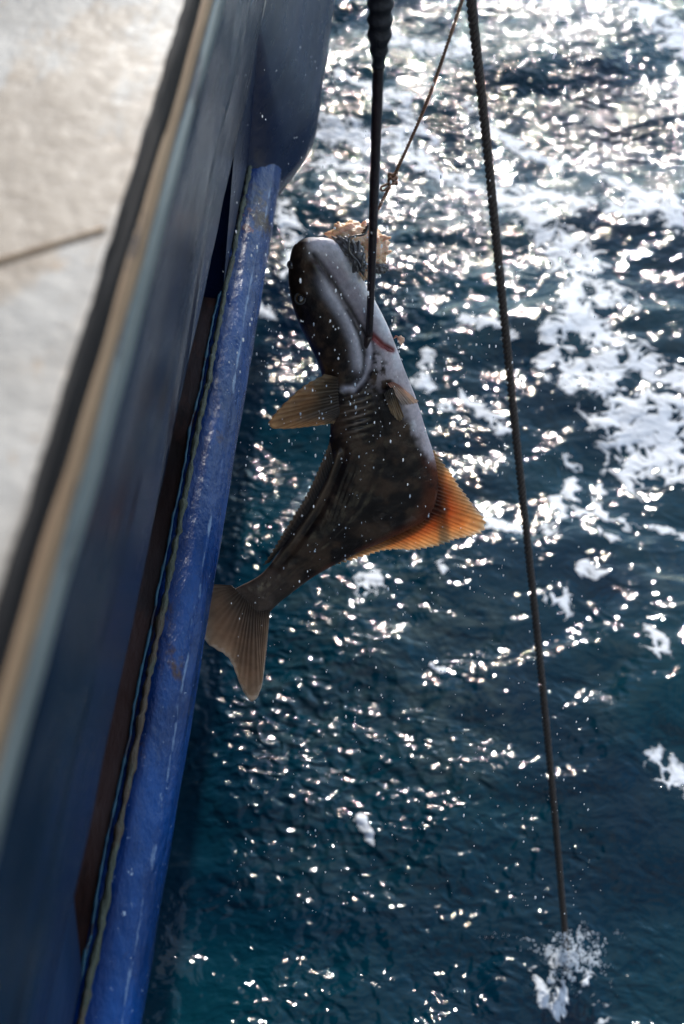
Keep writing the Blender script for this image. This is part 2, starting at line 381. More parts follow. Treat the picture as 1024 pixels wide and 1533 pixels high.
hol = sst(.60, .72, fbm(X * 13, Y * 13, 3, 81)); foam = np.clip(foam * 1.16, 0, 1.1) * (1 - .5 * hol)      # open cells in the foam
far = fbm(X * .7, Y * .7, 4, 91); foam = np.maximum(foam, np.where((PX < -40) | (PX > 1080) | ~vis, sst(.60, .75, far) * .7 * sst(.35, .6, fbm(X * 4, Y * 4, 3, 95)), 0))
chop = .40 + .9 * sst(.38, .66, rough_n)
for cx_, cy_, rx_, ry_, v in [(415, 1110, 140, 120, 2.2), (405, 770, 75, 120, 1.8), (440, 430, 120, 110, .8), (740, 110, 480, 210, 1.3), (640, 1210, 160, 80, .6)]:
    chop += v * np.exp(-((qx - cx_) / rx_) ** 2 - ((qy - cy_) / ry_) ** 2) * vis
chop *= 1 - .8 * np.exp(-((qx - 950) / 130) ** 2 - ((qy - 590) / 120) ** 2) * vis
chop *= 1 - .75 * np.exp(-((qx - 900) / 260) ** 2 - ((qy - 800) / 420) ** 2) * vis
mottle = np.zeros_like(X)
for cx_, cy_, rx_, ry_, v in [(600, 940, 190, 130, .9), (480, 1060, 140, 120, .55), (680, 1080, 120, 130, .8), (640, 560, 80, 90, .4), (980, 900, 70, 130, .5), (560, 420, 130, 120, .35), (920, 1000, 60, 120, .4), (740, 720, 60, 90, .4), (520, 1250, 200, 140, .3), (460, 580, 60, 150, .3), (650, 300, 200, 90, .4)]:
    e = np.hypot((qx - cx_) / rx_, (qy - cy_) / ry_); mottle = np.maximum(mottle, v * (1 - sst(.5, 1.15, e)) * vis)
mottle = np.maximum(mottle, .0 + .2 * sst(.5, .7, fbm(X * .9, Y * .9, 3, 44)))
Z += .004 * np.clip(foam, 0, 1) * np.clip(.05 / dx, 0, 1)
ny, nx = X.shape
me = bpy.data.meshes.new('sea'); me.vertices.add(nx * ny)
me.vertices.foreach_set('co', np.stack([X, Y, Z], -1).astype(np.float32).ravel())
ii = (np.arange(ny - 1)[:, None] * nx + np.arange(nx - 1)[None, :]).ravel()
quads = np.stack([ii, ii + 1, ii + nx + 1, ii + nx], 1).astype(np.int32)
me.loops.add(quads.size); me.loops.foreach_set('vertex_index', quads.ravel())
me.polygons.add(len(quads)); me.polygons.foreach_set('loop_start', np.arange(0, quads.size, 4, dtype=np.int32)); me.polygons.foreach_set('loop_total', np.full(len(quads), 4, np.int32))
me.update(calc_edges=True); me.polygons.foreach_set('use_smooth', np.ones(len(quads), bool))
for nm, a in (('foam', foam), ('mottled_patch', mottle), ('chop', chop)):
    A = me.attributes.new(nm, 'FLOAT', 'POINT'); A.data.foreach_set('value', a.astype(np.float32).ravel())
me.materials.append(M['sea'])
sea = bpy.data.objects.new('sea', me); col.objects.link(sea); sea['kind'] = 'structure'; sea['label'] = 'dark teal sea with glittering ripples and white foam streaks'

# ================================================================== the boat
BD = np.array([math.sin(BAZ), math.cos(BAZ), 0]); BP = np.array([math.cos(BAZ), -math.sin(BAZ), 0])
def bw(s, wv, z): return C0 + s * BD + wv * BP + np.array([0, 0, z])
boat = root('fishing_boat', bw(1.5, -1.0, -H), 'blue steel fishing boat side with dirty white rail cap and rounded rub rail', 'boat')
def extrude(name, prof, s0, s1, mat, ns=60, parent=boat, closed=True, wob=.0015, seed=1, attrs_f=None, jag=None):
    ss = np.linspace(s0, s1, ns); n = len(prof); V = []; A = []
    for i, s in enumerate(ss):
        for j, (a, z) in enumerate(prof):
            o1 = wob * (mnoise.noise((s * 3.1, j * .37 * 1.7, seed)) + .5 * mnoise.noise((s * 11, j * .9, seed + 5)))
            o2 = wob * (mnoise.noise((s * 3.3, j * .37 * 1.7, seed + 9)) + .5 * mnoise.noise((s * 12, j * .9, seed + 15)))
            if jag and j in jag: o1 += jag[j] * (mnoise.noise((s * 40, 1.3, seed)) + .6 * mnoise.noise((s * 110, 2.3, seed)))
            V.append(bw(s, a + o1, z + o2)); A.append(attrs_f(j, s) if attrs_f else 0)
    F = grid_faces(ns, n, closed_v=closed)
    if closed: F += [tuple(range(n)), tuple((ns - 1) * n + k for k in range(n))[::-1]]
    F = [f[::-1] for f in F]
    return mesh_obj(name, V, F, mat, parent, attrs={'wear': A} if attrs_f else None)
def rr(pts, r=.006, n=4):     # round the corners of a closed profile
    out = []; m = len(pts)
    for i in range(m):
        p0, p1, p2 = (np.array(pts[(i + k) % m], float) for k in (-1, 0, 1))
        a = p0 - p1; b = p2 - p1; ra = min(r, np.linalg.norm(a) * .45); rb = min(r, np.linalg.norm(b) * .45)
        a = p1 + a / np.linalg.norm(a) * ra; b = p1 + b / np.linalg.norm(b) * rb
        for t in np.linspace(0, 1, n): out.append(tuple((1 - t) ** 2 * a + 2 * t * (1 - t) * p1 + t * t * b))
    return out
S0, S1 = -3.0, 9.0
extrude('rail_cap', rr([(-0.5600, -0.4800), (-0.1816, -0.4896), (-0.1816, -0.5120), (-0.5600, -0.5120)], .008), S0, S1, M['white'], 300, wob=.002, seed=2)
extrude('sealant_line', rr([(-.1850, -.4845), (-.1790, -.487), (-.1776, -.512), (-.1905, -.512)], .004), S0, S1, M['tar'], 900, wob=.003, seed=3, jag={0: .0012, 1: .0012, 2: .0012, 3: .0012})
extrude('wood_strip', rr([(-0.2000, -0.5120), (-0.1764, -0.5024), (-0.1748, -0.5312), (-0.2000, -0.5344)], .009), S0, S1, M['wood'], 400, wob=.0025, seed=4)
extrude('grey_strip', rr([(-0.2000, -0.5360), (-0.1752, -0.5352), (-0.1740, -0.5600), (-0.2000, -0.5664)], .009), S0, S1, M['grey'], 400, wob=.0025, seed=5)
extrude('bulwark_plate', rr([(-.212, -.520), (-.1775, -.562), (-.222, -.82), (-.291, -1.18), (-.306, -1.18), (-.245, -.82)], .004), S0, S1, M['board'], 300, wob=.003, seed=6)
# hull side below the bulwark, down under the water
extrude('hull_side', [(-.30, -1.10), (-.40, -1.22), (-.405, -1.60), (-.50, -2.2), (-.66, -3.2), (-.85, -4.3), (-1.2, -4.3), (-1.2, -1.3), (-.42, -1.1)], S0, S1, M['hull'], 60, wob=.002, seed=7)
extrude('recess_plate', [(-.34, -1.19), (-.392, -1.205), (-.392, -1.45), (-.43, -1.45), (-.43, -1.19)], .6, 2.9, M['recess'], 40, wob=.001, seed=17)
extrude('ledge', rr([(-.44, -1.432), (-.316, -1.444), (-.316, -1.47), (-.44, -1.46)], .004), S0, S1, M['recess'], 200, wob=.003, seed=8)
# half-round rub rail
R0, W0, Z0 = .061, -.325, -1.50
pp = [(-.335, Z0 + R0 - .012)] + [(W0 + R0 * math.sin(a), Z0 + R0 * math.cos(a)) for a in np.linspace(0, math.pi, 30)] + [(-.41, Z0 - R0)]
def wear(j, s):
    a = (j - 1) / 29 * 180
    c = 52 + 7 * mnoise.noise((s * 2.2, 3, 1)) + 3 * mnoise.noise((s * 15, 3, 1))
    return math.exp(-((a - c) / 4.5) ** 2) + .5 * math.exp(-((a - 3) / 6) ** 2)
rail = extrude('rub_rail', pp, S0, S1, M['pipe'], 600, wob=.0035, seed=9, attrs_f=wear)
# ragged weld / algae bead where the pipe meets the ledge
for nm, off, r_, mt, sd in (('weld_bead', .008, .006, M['weld'], 21), ('paint_edge', -.003, .0028, M['teal'], 22)):
    ss = np.linspace(S0, S1, 1400); path = []; rads = []
    for s in ss:
        path.append(bw(s, W0 + off + .003 * mnoise.noise((s * 8, 0, sd)) + .002 * mnoise.noise((s * 40, 0, sd)), Z0 + R0 + .0005 + .002 * mnoise.noise((s * 25, 4, sd))))
        rads.append(r_ * (.75 + .6 * mnoise.noise((s * 30, 7, sd)) + .5 * mnoise.noise((s * 90, 8, sd))))
    V, F = tube(path, np.maximum(rads, .0012), 7); mesh_obj(nm, V, F, mt, rail)
# thicker dark end of the rail, tapering into the pipe
def rail_end():
    ss = np.r_[np.linspace(2.44, 2.95, 40), np.linspace(3.0, 4.7, 20)]; V = []; n = 0
    for s in ss:
        t = float(sst(2.44, 2.80, s)); t2 = float(sst(2.44, 2.62, s))
        wo = -.284 + t * (.284 - .203); top = -1.47 + t2 * .28
        prof = [(-.42, top + .02), (-.302 - (1 - t2) * .03, top), (wo - .006, -1.455 - (1 - t) * .03), (wo, -1.52), (wo - .03, -1.58), (-.42, -1.60)]
        prof = rr(prof, .02, 4); n = len(prof)
        for j, (a, z) in enumerate(prof): V.append(bw(s, a + .002 * mnoise.noise((s * 4, j * .3, 31)), z + .002 * mnoise.noise((s * 4, j * .3, 35))))
    F = [f[::-1] for f in grid_faces(len(ss), n, closed_v=True) + [tuple(range(n)), tuple((len(ss) - 1) * n + k for k in range(n))[::-1]]]
    return mesh_obj('rub_rail_end', V, F, M['navy'], boat)
rail_end()
# closing plate that ends the slot towards the stern
V = []; n = 0; ss = np.linspace(S0, .74, 60)
prof = rr([(-.42, -1.17), (-.300, -1.17), (-.322, -1.425), (-.34, -1.45), (-.42, -1.45)], .008)
for s in ss:
    for (a, z) in prof: V.append(bw(s if s < .735 else s + (a + .3) * -.6, a, z))
n = len(prof)
mesh_obj('closing_plate', V, [f[::-1] for f in grid_faces(60, n, closed_v=True) + [tuple(range(n)), tuple(59 * n + k for k in range(n))[::-1]]], M['hull'], boat)
V = []; ss = np.linspace(2.12, 2.75, 50)      # blue plate that closes the slot towards the bow, cut on a slant
prof = rr([(-.42, -1.165), (-.296, -1.165), (-.3195, -1.425), (-.338, -1.452), (-.42, -1.452)], .006); n = len(prof)
for i, s in enumerate(ss):
    for (a, z) in prof: V.append(bw(s + max(0, 1 - i / 12) * (.5 * (z + 1.30)), a + .002 * mnoise.noise((s * 5, z * 4, 3)), z))
mesh_obj('closing_plate', V, [f[::-1] for f in grid_faces(50, n, closed_v=True) + [tuple(range(n)), tuple(49 * n + k for k in range(n))[::-1]]], M['navy'], boat)
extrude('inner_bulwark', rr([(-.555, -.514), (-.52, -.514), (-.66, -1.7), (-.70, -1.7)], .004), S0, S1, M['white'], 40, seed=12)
extrude('deck', rr([(-4.5, -1.68), (-.68, -1.68), (-.68, -1.76), (-4.5, -1.76)], .004), S0, S1, M['grey'], 40, seed=13)
# seam across the cap
V, F = tube([bw(s, wv, -.4795 - (wv + .56) * .0254) for s, wv in zip(np.linspace(.50, .765, 30), np.linspace(-.56, -.192, 30))], .0022, 6)
mesh_obj('cap_seam', V, F, M['wood'], boat)

# ================================================================== the halibut
D0 = 2.17
def fd(x, y): return D0 + ((np.asarray(y, float) - 560) * .62 + (np.asarray(x, float) - 540) * .15) / FPX * D0
PXM = D0 / FPX                # metres per photograph pixel at the fish
tailpt = at(360., 1040., fd(360., 1040.))
fish = root('halibut', Vector(tailpt), 'large dark brown halibut hanging head up with an orange backlit fin', 'fish')
ST = [((447, 358), (476, 353)), ((437, 374), (502, 362)), ((432, 405), (529, 390)), ((434, 440), (547, 424)), ((445, 478), (564, 455)), ((461, 512), (580, 487)), ((477, 545), (594, 522)),
      ((485, 577), (607, 557)), ((492, 612), (623, 597)), ((494, 650), (637, 642)), ((484, 702), (652, 690)), ((470, 738), (657, 738)), ((450, 776), (640, 776)), ((429, 808), (592, 803)),
      ((411, 836), (534, 829)), ((395, 856), (472, 862)), ((378, 868), (430, 893)), ((362, 876), (412, 908)), ((345, 886), (392, 930)), ((335, 896), (380, 945))]
TH = [.55, .72, .70, .66, .62, .58, .52, .46, .42, .38, .33, .30, .29, .29, .30, .36, .44, .40, .16, .05]
NS, NC = 320, 200
Ls = resample([a for a, b in ST], NS); Rs = resample([b for a, b in ST], NS)
k = np.linspace(0, len(TH) - 1, NS)
# resample() spreads by arc length, so re-pair by station fraction instead
def by_station(pts, n):
    p = np.array(pts, float); t = np.linspace(0, len(p) - 1, n); q = np.vstack([2 * p[0] - p[1], p, 2 * p[-1] - p[-2]])
    i = np.minimum(t.astype(int), len(p) - 2); f = (t - i)[:, None]
    a, b, c, d = q[i], q[i + 1], q[i + 2], q[i + 3]
    return .5 * ((2 * b) + (c - a) * f + (2 * a - 5 * b + 4 * c - d) * f ** 2 + (-a + 3 * b - 3 * c + d) * f ** 3)
Ls = by_station([a for a, b in ST], NS); Rs = by_station([b for a, b in ST], NS)
th = np.interp(k, np.arange(len(TH)), TH)
sf = np.linspace(0, 1, NS)
cap = np.sqrt(np.clip(1 - (1 - np.clip(sf / .045, 0, 1)) ** 2, 0, 1))      # round off the snout
Mx = (Ls + Rs) / 2; Hw = (Rs - Ls) / 2 * (cap[:, None] * .97 + .03)
Mx[:, 1] += 0
ph = np.linspace(0, 2 * math.pi, NC, endpoint=False)
cs, sn = np.cos(ph), np.sin(ph)
exf = .85
cw = np.sign(cs) * np.abs(cs) ** exf
x = Mx[:, 0:1] + Hw[:, 0:1] * cw[None]; y = Mx[:, 1:2] + Hw[:, 1:2] * cw[None]
hw = np.hypot(Hw[:, 0], Hw[:, 1])
dep = hw[:, None] * th[:, None] * np.sign(sn) * np.abs(sn)[None] ** .9     # towards the camera, in px
front = sst(-.05, .15, sn)[None] + 0 * x
def G(d, wd): return np.exp(-(d / wd) ** 2)
rel = np.zeros_like(x)
mouth = [(469, 386), (486, 408), (505, 436), (524, 466), (541, 493), (551, 510)]
dm, tm = seg_dist(x, y, mouth)
rel -= (6.5 * G(dm, 4.2) + 3 * G(dm, 10)) * sst(0, .12, tm + .05)
lip = [(478, 398), (500, 442), (522, 474), (537, 508), (543, 545)]; dl, tl = seg_dist(x, y, [(a - 7, b + 6) for a, b in lip])
rel += 4 * G(dl, 7)
maxi = [(520, 470), (536, 500), (545, 535), (543, 562), (531, 580)]; dmx, _ = seg_dist(x, y, maxi); rel -= 3.5 * G(dmx, 3)
gill = [(549, 500), (553, 525), (551, 550), (543, 570), (529, 584), (515, 584)]; dg, tg = seg_dist(x, y, gill)
side = sst(-6, 6, -(x - np.interp(y, [p[1] for p in gill[:5]], [p[0] for p in gill[:5]])))
rel -= 6 * G(dg - 3, 4); rel += 4.5 * G(dg + 0, 9) * side
g2 = [(557, 506), (572, 520), (586, 526)]; dg2, _ = seg_dist(x, y, g2); rel -= 6 * G(dg2, 3.2)     # throat slit below the jaw
jaw = [(500, 372), (530, 410), (556, 450), (576, 490), (588, 520)]; dj, _ = seg_dist(x, y, jaw); rel += 3 * G(dj, 10)
de, _ = seg_dist(x, y, [(449, 447), (450, 448)]); rel += 4.5 * G(de, 13) - 4 * G(de, 6)
rel += 2.2 * np.sin((y + .25 * x) * 2 * math.pi / 10.5) * G(np.abs(x - 532), 20) * G(np.abs(y - 622), 30)   # loose skin folds behind the gill
rel += 1.7 * (fbm(x / 28, y / 28, 4, 5) - .5) * 2 + .7 * (fbm(x / 8, y / 10, 3, 6) - .5)
rel += 1.0 * np.sin((x * .93 + y * .33) * 2 * math.pi / 7 + 3 * fbm(x / 30, y / 30, 2, 8)) * G(np.abs(x - 525 + (y - 740) * .25), 26) * G(np.abs(y - 740), 60)
ridge = [(506, 680), (492, 720), (470, 762), (436, 812), (410, 842)]; dr, _ = seg_dist(x, y, ridge); rel += 5 * G(dr, 4) - 3.5 * G(dr - 10, 5)
latl = [(560, 600), (575, 650), (570, 700), (540, 760), (490, 812), (430, 862), (395, 892)]; dll, _ = seg_dist(x, y, latl); rel -= 2.0 * G(dll, 2.5) - 1.5 * G(dll, 12)
dep = dep + rel * front * np.clip(np.abs(sn) * 1.6, 0, 1)[None]
V = at(x, y, fd(x, y)) - (dep * PXM)[..., None] * FV
# --- skin colour: dark eyed side, white blind side, with sheen and fin glow painted in
dark = np.array([.016, .0105, .0085]); brown = np.array([.066, .040, .025]); white = np.array([.85, .83, .84]); pink = np.array([.58, .50, .51]); mauve = np.array([.36, .31, .34])
n1 = fbm(x / 22, y / 22, 4, 15); n2 = fbm(x / 7, y / 7, 3, 16)
cl = dark + (brown - dark) * sst(.42, .72, n1)[..., None]
cl = cl + (np.array([.085, .055, .038]) - cl) * (G(np.abs(x - 462), 26) * G(np.abs(y - 470), 70) * .55 * sst(.3, .7, n1))[..., None]
xv = np.interp(y, [340, 388, 430, 475, 505, 545, 590, 625, 680, 700, 900], [460, 470, 498, 525, 545, 573, 594, 608, 634, 648, 900])
wv = sst(-9, 12, x - xv + 12 * (n2 - .5)) * (1 - sst(690, 715, y))
jawc = pink + (white - pink) * sst(.3, .7, n1 + .35 * sst(8, 50, x - xv) - .18)[..., None]
jawc = jawc + (mauve - jawc) * (G(dm - 12, 14) * .8)[..., None]
cl = cl + (jawc - cl) * wv[..., None]
snout = sst(398, 366, y) * sst(452, 478, x); cl = cl + (np.array([.74, .69, .72]) - cl) * (.9 * snout)[..., None]
cl = cl + (np.array([.66, .62, .66]) - cl) * (G(dl - 2, 7.0) * .85 * sst(.0, .25, tl))[..., None]         # pale edge of the jaw bone
cl = cl + (np.array([.6, .56, .62]) - cl) * (G(dg, 4.5) * .8)[..., None]
thr = G(np.abs(x - 572), 26) * G(np.abs(y - 545), 34) * sst(.35, .6, n2); cl = cl + (np.array([.55, .48, .5]) - cl) * (.75 * thr)[..., None]
cl = cl + (np.array([.012, .007, .008]) - cl) * (G(dm, 3.2) * .9)[..., None]
cl = cl + (np.array([.30, .03, .02]) - cl) * (G(dg2 - 2, 3.5) * .9)[..., None]
cl = cl + (np.array([.010, .008, .009]) - cl) * (G(dmx, 2.2) * .8)[..., None]
fold_sheen = sst(.2, .9, np.sin((y + .25 * x) * 2 * math.pi / 10.5)) * G(np.abs(x - 532), 17) * G(np.abs(y - 622), 26); cl = cl + (np.array([.33, .25, .19]) - cl) * (.75 * fold_sheen)[..., None]  # pale sheen on the raised folds, painted into the skin colour
tl_ = sst(470, 380, x) * sst(800, 880, y); cl = cl + (np.array([.15, .105, .08]) - cl) * (tl_ * (.55 + .6 * (n1 - .3)))[..., None]
cl = cl + (np.array([.16, .11, .07]) - cl) * (G(dr, 4) * .6)[..., None]
warm = G(np.abs(x - 600), 60) * G(np.abs(y - 770), 60) * .0
glow = sst(.62, .98, cw)[None] * sst(672, 700, y) * sst(.25, .6, n1 + .1); cl = cl + (np.array([.17, .045, .018]) - cl) * (.75 * glow * sst(430, 520, x))[..., None]  # reddish glow of the backlit fin, painted into the skin beside it
back = sst(.02, -.25, sn)[None]; bc = white * (.85 + .3 * (n1 - .5))[..., None]
cl = cl + (bc - cl) * (back * (1 - tl_ * .6))[..., None]
cl = np.clip(cl, .004, .9)
VV = V.reshape(-1, 3); FF = grid_faces(NS, NC, closed_v=True)
FF += [tuple(range(NC))[::-1], tuple((NS - 1) * NC + q for q in range(NC))]
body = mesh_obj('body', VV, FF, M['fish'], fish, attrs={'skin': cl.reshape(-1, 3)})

def surf(xx, yy):             # distance of the visible skin at a photograph pixel
    i = np.argmin(np.where(sn[None] > 0, (x - xx) ** 2 + (y - yy) ** 2, 1e9)); i, j = np.unravel_index(i, x.shape)
    return float(fd(x[i, j], y[i, j]) - dep[i, j] * PXM)
def fin(name, base, edge, rays, mat, parent=fish, lift=(0, 0), nv=26, thick=(3.2, 1.0), scal=2.4, curl=0, label=None, rand=0, seed=0, pts_per_ray=7, relief=.65):
    nu = rays * pts_per_ray + 1
    B = resample(base, nu); E = resample(edge, nu)
    u = np.linspace(0, 1, nu); uw = u + .9 / rays * (fbm(u * rays * .35, u * 0 + seed, 2, seed + 20) - .5) * np.sin(math.pi * u); ray = .5 + .5 * np.cos(2 * math.pi * rays * uw)          # 1 on a ray, 0 on the membrane
    jit = 1 + rand * (fbm(u * 37, u * 0 + seed, 2, seed) - .5)
    v = np.linspace(0, 1, nv)
    ext = (v[None, :] ** 6) * (scal * (ray[:, None] - .5) * 1.0)                       # scalloped rim
    d = E - B; Ln = np.linalg.norm(d, axis=1)[:, None] + 1e-6
    gx_ = B[:, 0:1] + d[:, 0:1] * v[None] * jit[:, None] + d[:, 0:1] / Ln * ext; gy_ = B[:, 1:2] + d[:, 1:2] * v[None] * jit[:, None] + d[:, 1:2] / Ln * ext
    base_d = fd(gx_, gy_) - ((lift[0] + (lift[1] - lift[0]) * v[None] + curl * np.sin(math.pi * v)[None] + 1.2 * (fbm(u[:, None] * 9, v[None] * 2 + 0 * u[:, None], 2, seed + 3) - .5) * 6 * v[None]) * PXM)
    tk = (thick[0] + (thick[1] - thick[0]) * v[None]) * (1 - relief + relief * ray[:, None]) * PXM * .5
    Vf = at(gx_, gy_, base_d - tk).reshape(-1, 3); Vb = at(gx_, gy_, base_d + tk).reshape(-1, 3)
    F = grid_faces(nu, nv); o = nu * nv
    F2 = [tuple(q + o for q in f[::-1]) for f in F]
    rim = [i * nv for i in range(nu)] + [(nu - 1) * nv + j for j in range(1, nv)] + [i * nv + nv - 1 for i in range(nu - 2, -1, -1)] + [j for j in range(nv - 2, 0, -1)]
    F3 = [(rim[i], rim[(i + 1) % len(rim)], rim[(i + 1) % len(rim)] + o, rim[i] + o) for i in range(len(rim))]
    rch = np.tile(np.repeat(v[None], nu, 0).ravel(), 2); rya = np.tile(np.repeat((ray ** 2)[:, None], nv, 1).ravel(), 2) * (.3 if relief < .3 else 1)
    ob = mesh_obj(name, np.r_[Vf, Vb], F + F2 + F3, mat, parent, attrs={'reach': rch, 'ray': rya})
    if label: ob['label'] = label
    return ob
fin('anal_fin', [(606, 650), (622, 688), (628, 722), (612, 746), (584, 768), (552, 790), (515, 818), (488, 838)],
    [(633, 656), (655, 681), (688, 729), (727, 789), (682, 808), (630, 822), (575, 824), (500, 846)], 46, M['anal'], lift=(11, -3), nv=34, thick=(5, 1.2), relief=.5, scal=4.2, rand=.05, label='orange translucent fin with fine rays glowing in the sun', seed=2)
fin('pectoral_fin', [(512, 566), (517, 580), (518, 598), (514, 616), (505, 626)], [(486, 560), (446, 585), (403, 632), (425, 642), (500, 634)], 17, M['brownfin'], lift=(14, 30), curl=8, scal=2.5, label='brown fan shaped fin spread out to the side', seed=5)
fin('pelvic_fin', [(574, 588), (582, 582), (588, 580)], [(585, 618), (597, 630), (605, 624)], 6, M['brownfin'], lift=(34, 44), scal=2, seed=7)
fin('pelvic_fin', [(580, 574), (588, 572), (597, 576)], [(602, 606), (622, 604), (626, 600)], 6, M['paleFin'], lift=(34, 30), scal=2, seed=8, label='pale pink fin on the white underside')
fin('dorsal_fin', [(500, 690), (482, 730), (458, 772), (428, 812), (404, 842)], [(494, 662), (462, 736), (434, 782), (410, 822), (394, 846)], 30, M['darkfin'], lift=(20, 30), scal=2.5, seed=9)
fin('tail_fin', [(346, 876), (356, 884), (372, 900), (388, 914), (404, 914)], [(262, 872), (292, 935), (312, 964), (343, 986), (362, 1030), (378, 1050), (391, 1030), (397, 990), (402, 940)], 22, M['tail'], lift=(2, -2), thick=(14, 2), scal=1.2, relief=.22, nv=30, seed=10, label='broad brown tail fin half hidden by the rub rail')
fin('small_fin', [(588, 508), (593, 502), (596, 512)], [(600, 502), (606, 508), (601, 518)], 3, M['paleFin'], lift=(4, 2), scal=1, seed=12)
def ball(name, xx, yy, dd, rpx, mat, parent, sq=(1, 1, 1), seg=20):
    V = []; F = []; r = rpx * PXM; c = at(xx, yy, dd)
    for i in range(seg + 1):
        a = math.pi * i / seg
        for j in range(seg): b_ = 2 * math.pi * j / seg; V.append(c + r * (math.sin(a) * math.cos(b_) * RV * sq[0] + math.cos(a) * UV * sq[1] - math.sin(a) * math.sin(b_) * FV * sq[2]))
    return mesh_obj(name, V, grid_faces(seg + 1, seg, closed_v=True), mat, parent)
for (ex, ey, er) in ((449, 447, 7.5), (435.5, 396, 4.5)):
    d_ = surf(ex, ey)
    e = ball('eye', ex, ey, d_ + 2.0 * PXM, er, M['eye'], fish, (.9, 1.0, .8))
    ball('pupil', ex + .4, ey, d_ - 1.7 * PXM, er * .74, M['pupil'], e, (.85, 1, .5))
    tt = np.linspace(0, 2 * math.pi, 26)
    V, F = tube([at(ex + er * 1.02 * math.cos(t), ey - er * 1.1 * math.sin(t), d_ - .5 * PXM) for t in tt], .0016, 7, False); mesh_obj('eyelid', V, F, M['socket'], e)
dg_ = surf(575, 522)
V, F = tube([at(a, b_, dg_ + 1 * PXM) for a, b_ in ((562, 508), (572, 518), (582, 524), (587, 526))], [.0012, .0026, .0024, .001], 7); mesh_obj('gill_rim', V, F, M['gill'], fish)

# ================================================================== gaff, line, hook, bait, rope
dgf = surf(553, 502)
tip = P(553, 503, dgf - .004); top_dir = (P(570, 0, dgf * .80) - P(553, 503, dgf - .004))
gaff = root('gaff', tip, 'dark rusty gaff pole with thick black grip hooked into the fish', 'gaff')
path = [np.array(tip + top_dir * t) for t in np.linspace(0.0, 1.55, 60)]
rads = [.0052 + .0022 * min(1, t) for t in np.linspace(0, 1.55, 60)]
V, F = tube(path, rads, 8); mesh_obj('shaft', V, F, M['gaff'], gaff)
gp = [np.array(tip + top_dir * t) for t in np.linspace(.835, 1.56, 120)]
gr = [(.0078 + .0068 * float(sst(.84, .93, t))) * (1 + .10 * math.sin(t * 160) + .10 * mnoise.noise((t * 60, 0, 3))) for t in np.linspace(.835, 1.56, 120)]
V, F = tube(gp, gr, 12); mesh_obj('grip', V, F, M['grip'], gaff)
hk = [np.array(tip + Vector(RV) * (.022 * math.sin(t)) * -.3 + Vector(FV) * .03 * (1 - math.cos(t)) - Vector(UV) * .018 * math.sin(t)) for t in np.linspace(0, 2.6, 20)]
V, F = tube(hk, np.linspace(.0052, .0012, 20), 8); mesh_obj('hook', V, F, M['gaff'], gaff)

db = float(fd(540, 372)) - .012
line = root('fishing_line', P(545, 352, db), 'thin brown fishing line with a knot running up from the bait', 'line')
lp = [P(543, 350, db - .02), P(556, 330, db - .02), P(570, 306, db - .022), P(588, 268, db - .03), P(640, 150, db - .14), P(692, 0, db - .27), P(720, -80, db - .34)]
def smooth3(pts, n): return resample([tuple(p) for p in pts], n)
pth = smooth3(lp, 500); V = []; F = []
for q in range(2):
    T = np.gradient(pth, axis=0); T /= np.linalg.norm(T, axis=1)[:, None]; n1_ = np.cross(T, FV); n1_ /= np.linalg.norm(n1_, axis=1)[:, None]; n2_ = np.cross(T, n1_)
    a_ = np.arange(500) * .55 + q * math.pi; L_ = pth + .0011 * (np.cos(a_)[:, None] * n1_ + np.sin(a_)[:, None] * n2_)
    V, F = tube(L_, .0014, 6); mesh_obj('strand', V, F, M['cord'], line)
kc = np.array(P(588, 268, db - .031)); kn = []
for t in np.linspace(0, 5 * math.pi, 90): kn.append(kc + .0055 * (math.cos(t) * RV + .9 * math.sin(t) * -FV) + UV * (.008 - .016 * t / (5 * math.pi)) + .0012 * math.sin(3 * t) * UV)
V, F = tube(kn, .0022, 6); mesh_obj('knot', V, F, M['cord'], line)
lo = [np.array(P(a, b_, db - .029)) for a, b_ in ((586, 272), (579, 276), (572, 279), (570, 284), (575, 285), (583, 278))]
V, F = tube(resample(lo, 40), .0016, 6); mesh_obj('loop', V, F, M['cord'], line)
hp = [np.array(P(a, b_, db - c)) for a, b_, c in ((552, 336, .022), (546, 350, .024), (532, 353, .026), (524, 356, .028), (522, 366, .028), (524, 378, .024), (536, 392, .02), (541, 402, .024), (543, 385, .03), (545, 378, .032))]
V, F = tube(resample(hp, 80), np.linspace(.0020, .0011, 80), 8); mesh_obj('hook', V, F, M['hook'], line)

bait = root('bait', P(545, 405, db), 'torn peach coloured bait with grey skin at the mouth of the fish', 'bait')
def lump(name, cx_, cy_, dd, rx, ry, rz, mat, seed, amp=.35, seg=44, fr=2.6, rot=0):
    V = []; c = at(cx_, cy_, dd); cr, sr = math.cos(rot), math.sin(rot)
    for i in range(seg + 1):
        a = math.pi * i / seg
        for j in range(seg):
            b_ = 2 * math.pi * j / seg; p = np.array([math.sin(a) * math.cos(b_), math.cos(a), math.sin(a) * math.sin(b_)])
            q = 1 + amp * (mnoise.noise(tuple(p * fr + seed)) + .55 * abs(mnoise.noise(tuple(p * fr * 2.7 + seed))) + .13 * mnoise.noise(tuple(p * fr * 6 + seed)))
            X_, Y_, Z_ = p * q * np.array([rx, ry, rz]) * PXM
            V.append(c + (X_ * cr - Y_ * sr) * RV + (X_ * sr + Y_ * cr) * UV - Z_ * FV)
    return mesh_obj(name, V, grid_faces(seg + 1, seg, closed_v=True), mat, bait)
lump('flesh', 522, 354, db + .02, 27, 19, 20, M['flesh'], 1.3, .34)
lump('flesh', 559, 374, db + .022, 20, 25, 18, M['flesh'], 4.1, .36)
lump('flesh', 540, 360, db + .03, 28, 22, 20, M['flesh'], 7.7, .34)
lump('flesh', 548, 402, db + .014, 9, 14, 8, M['flesh'], 9.9, .45)
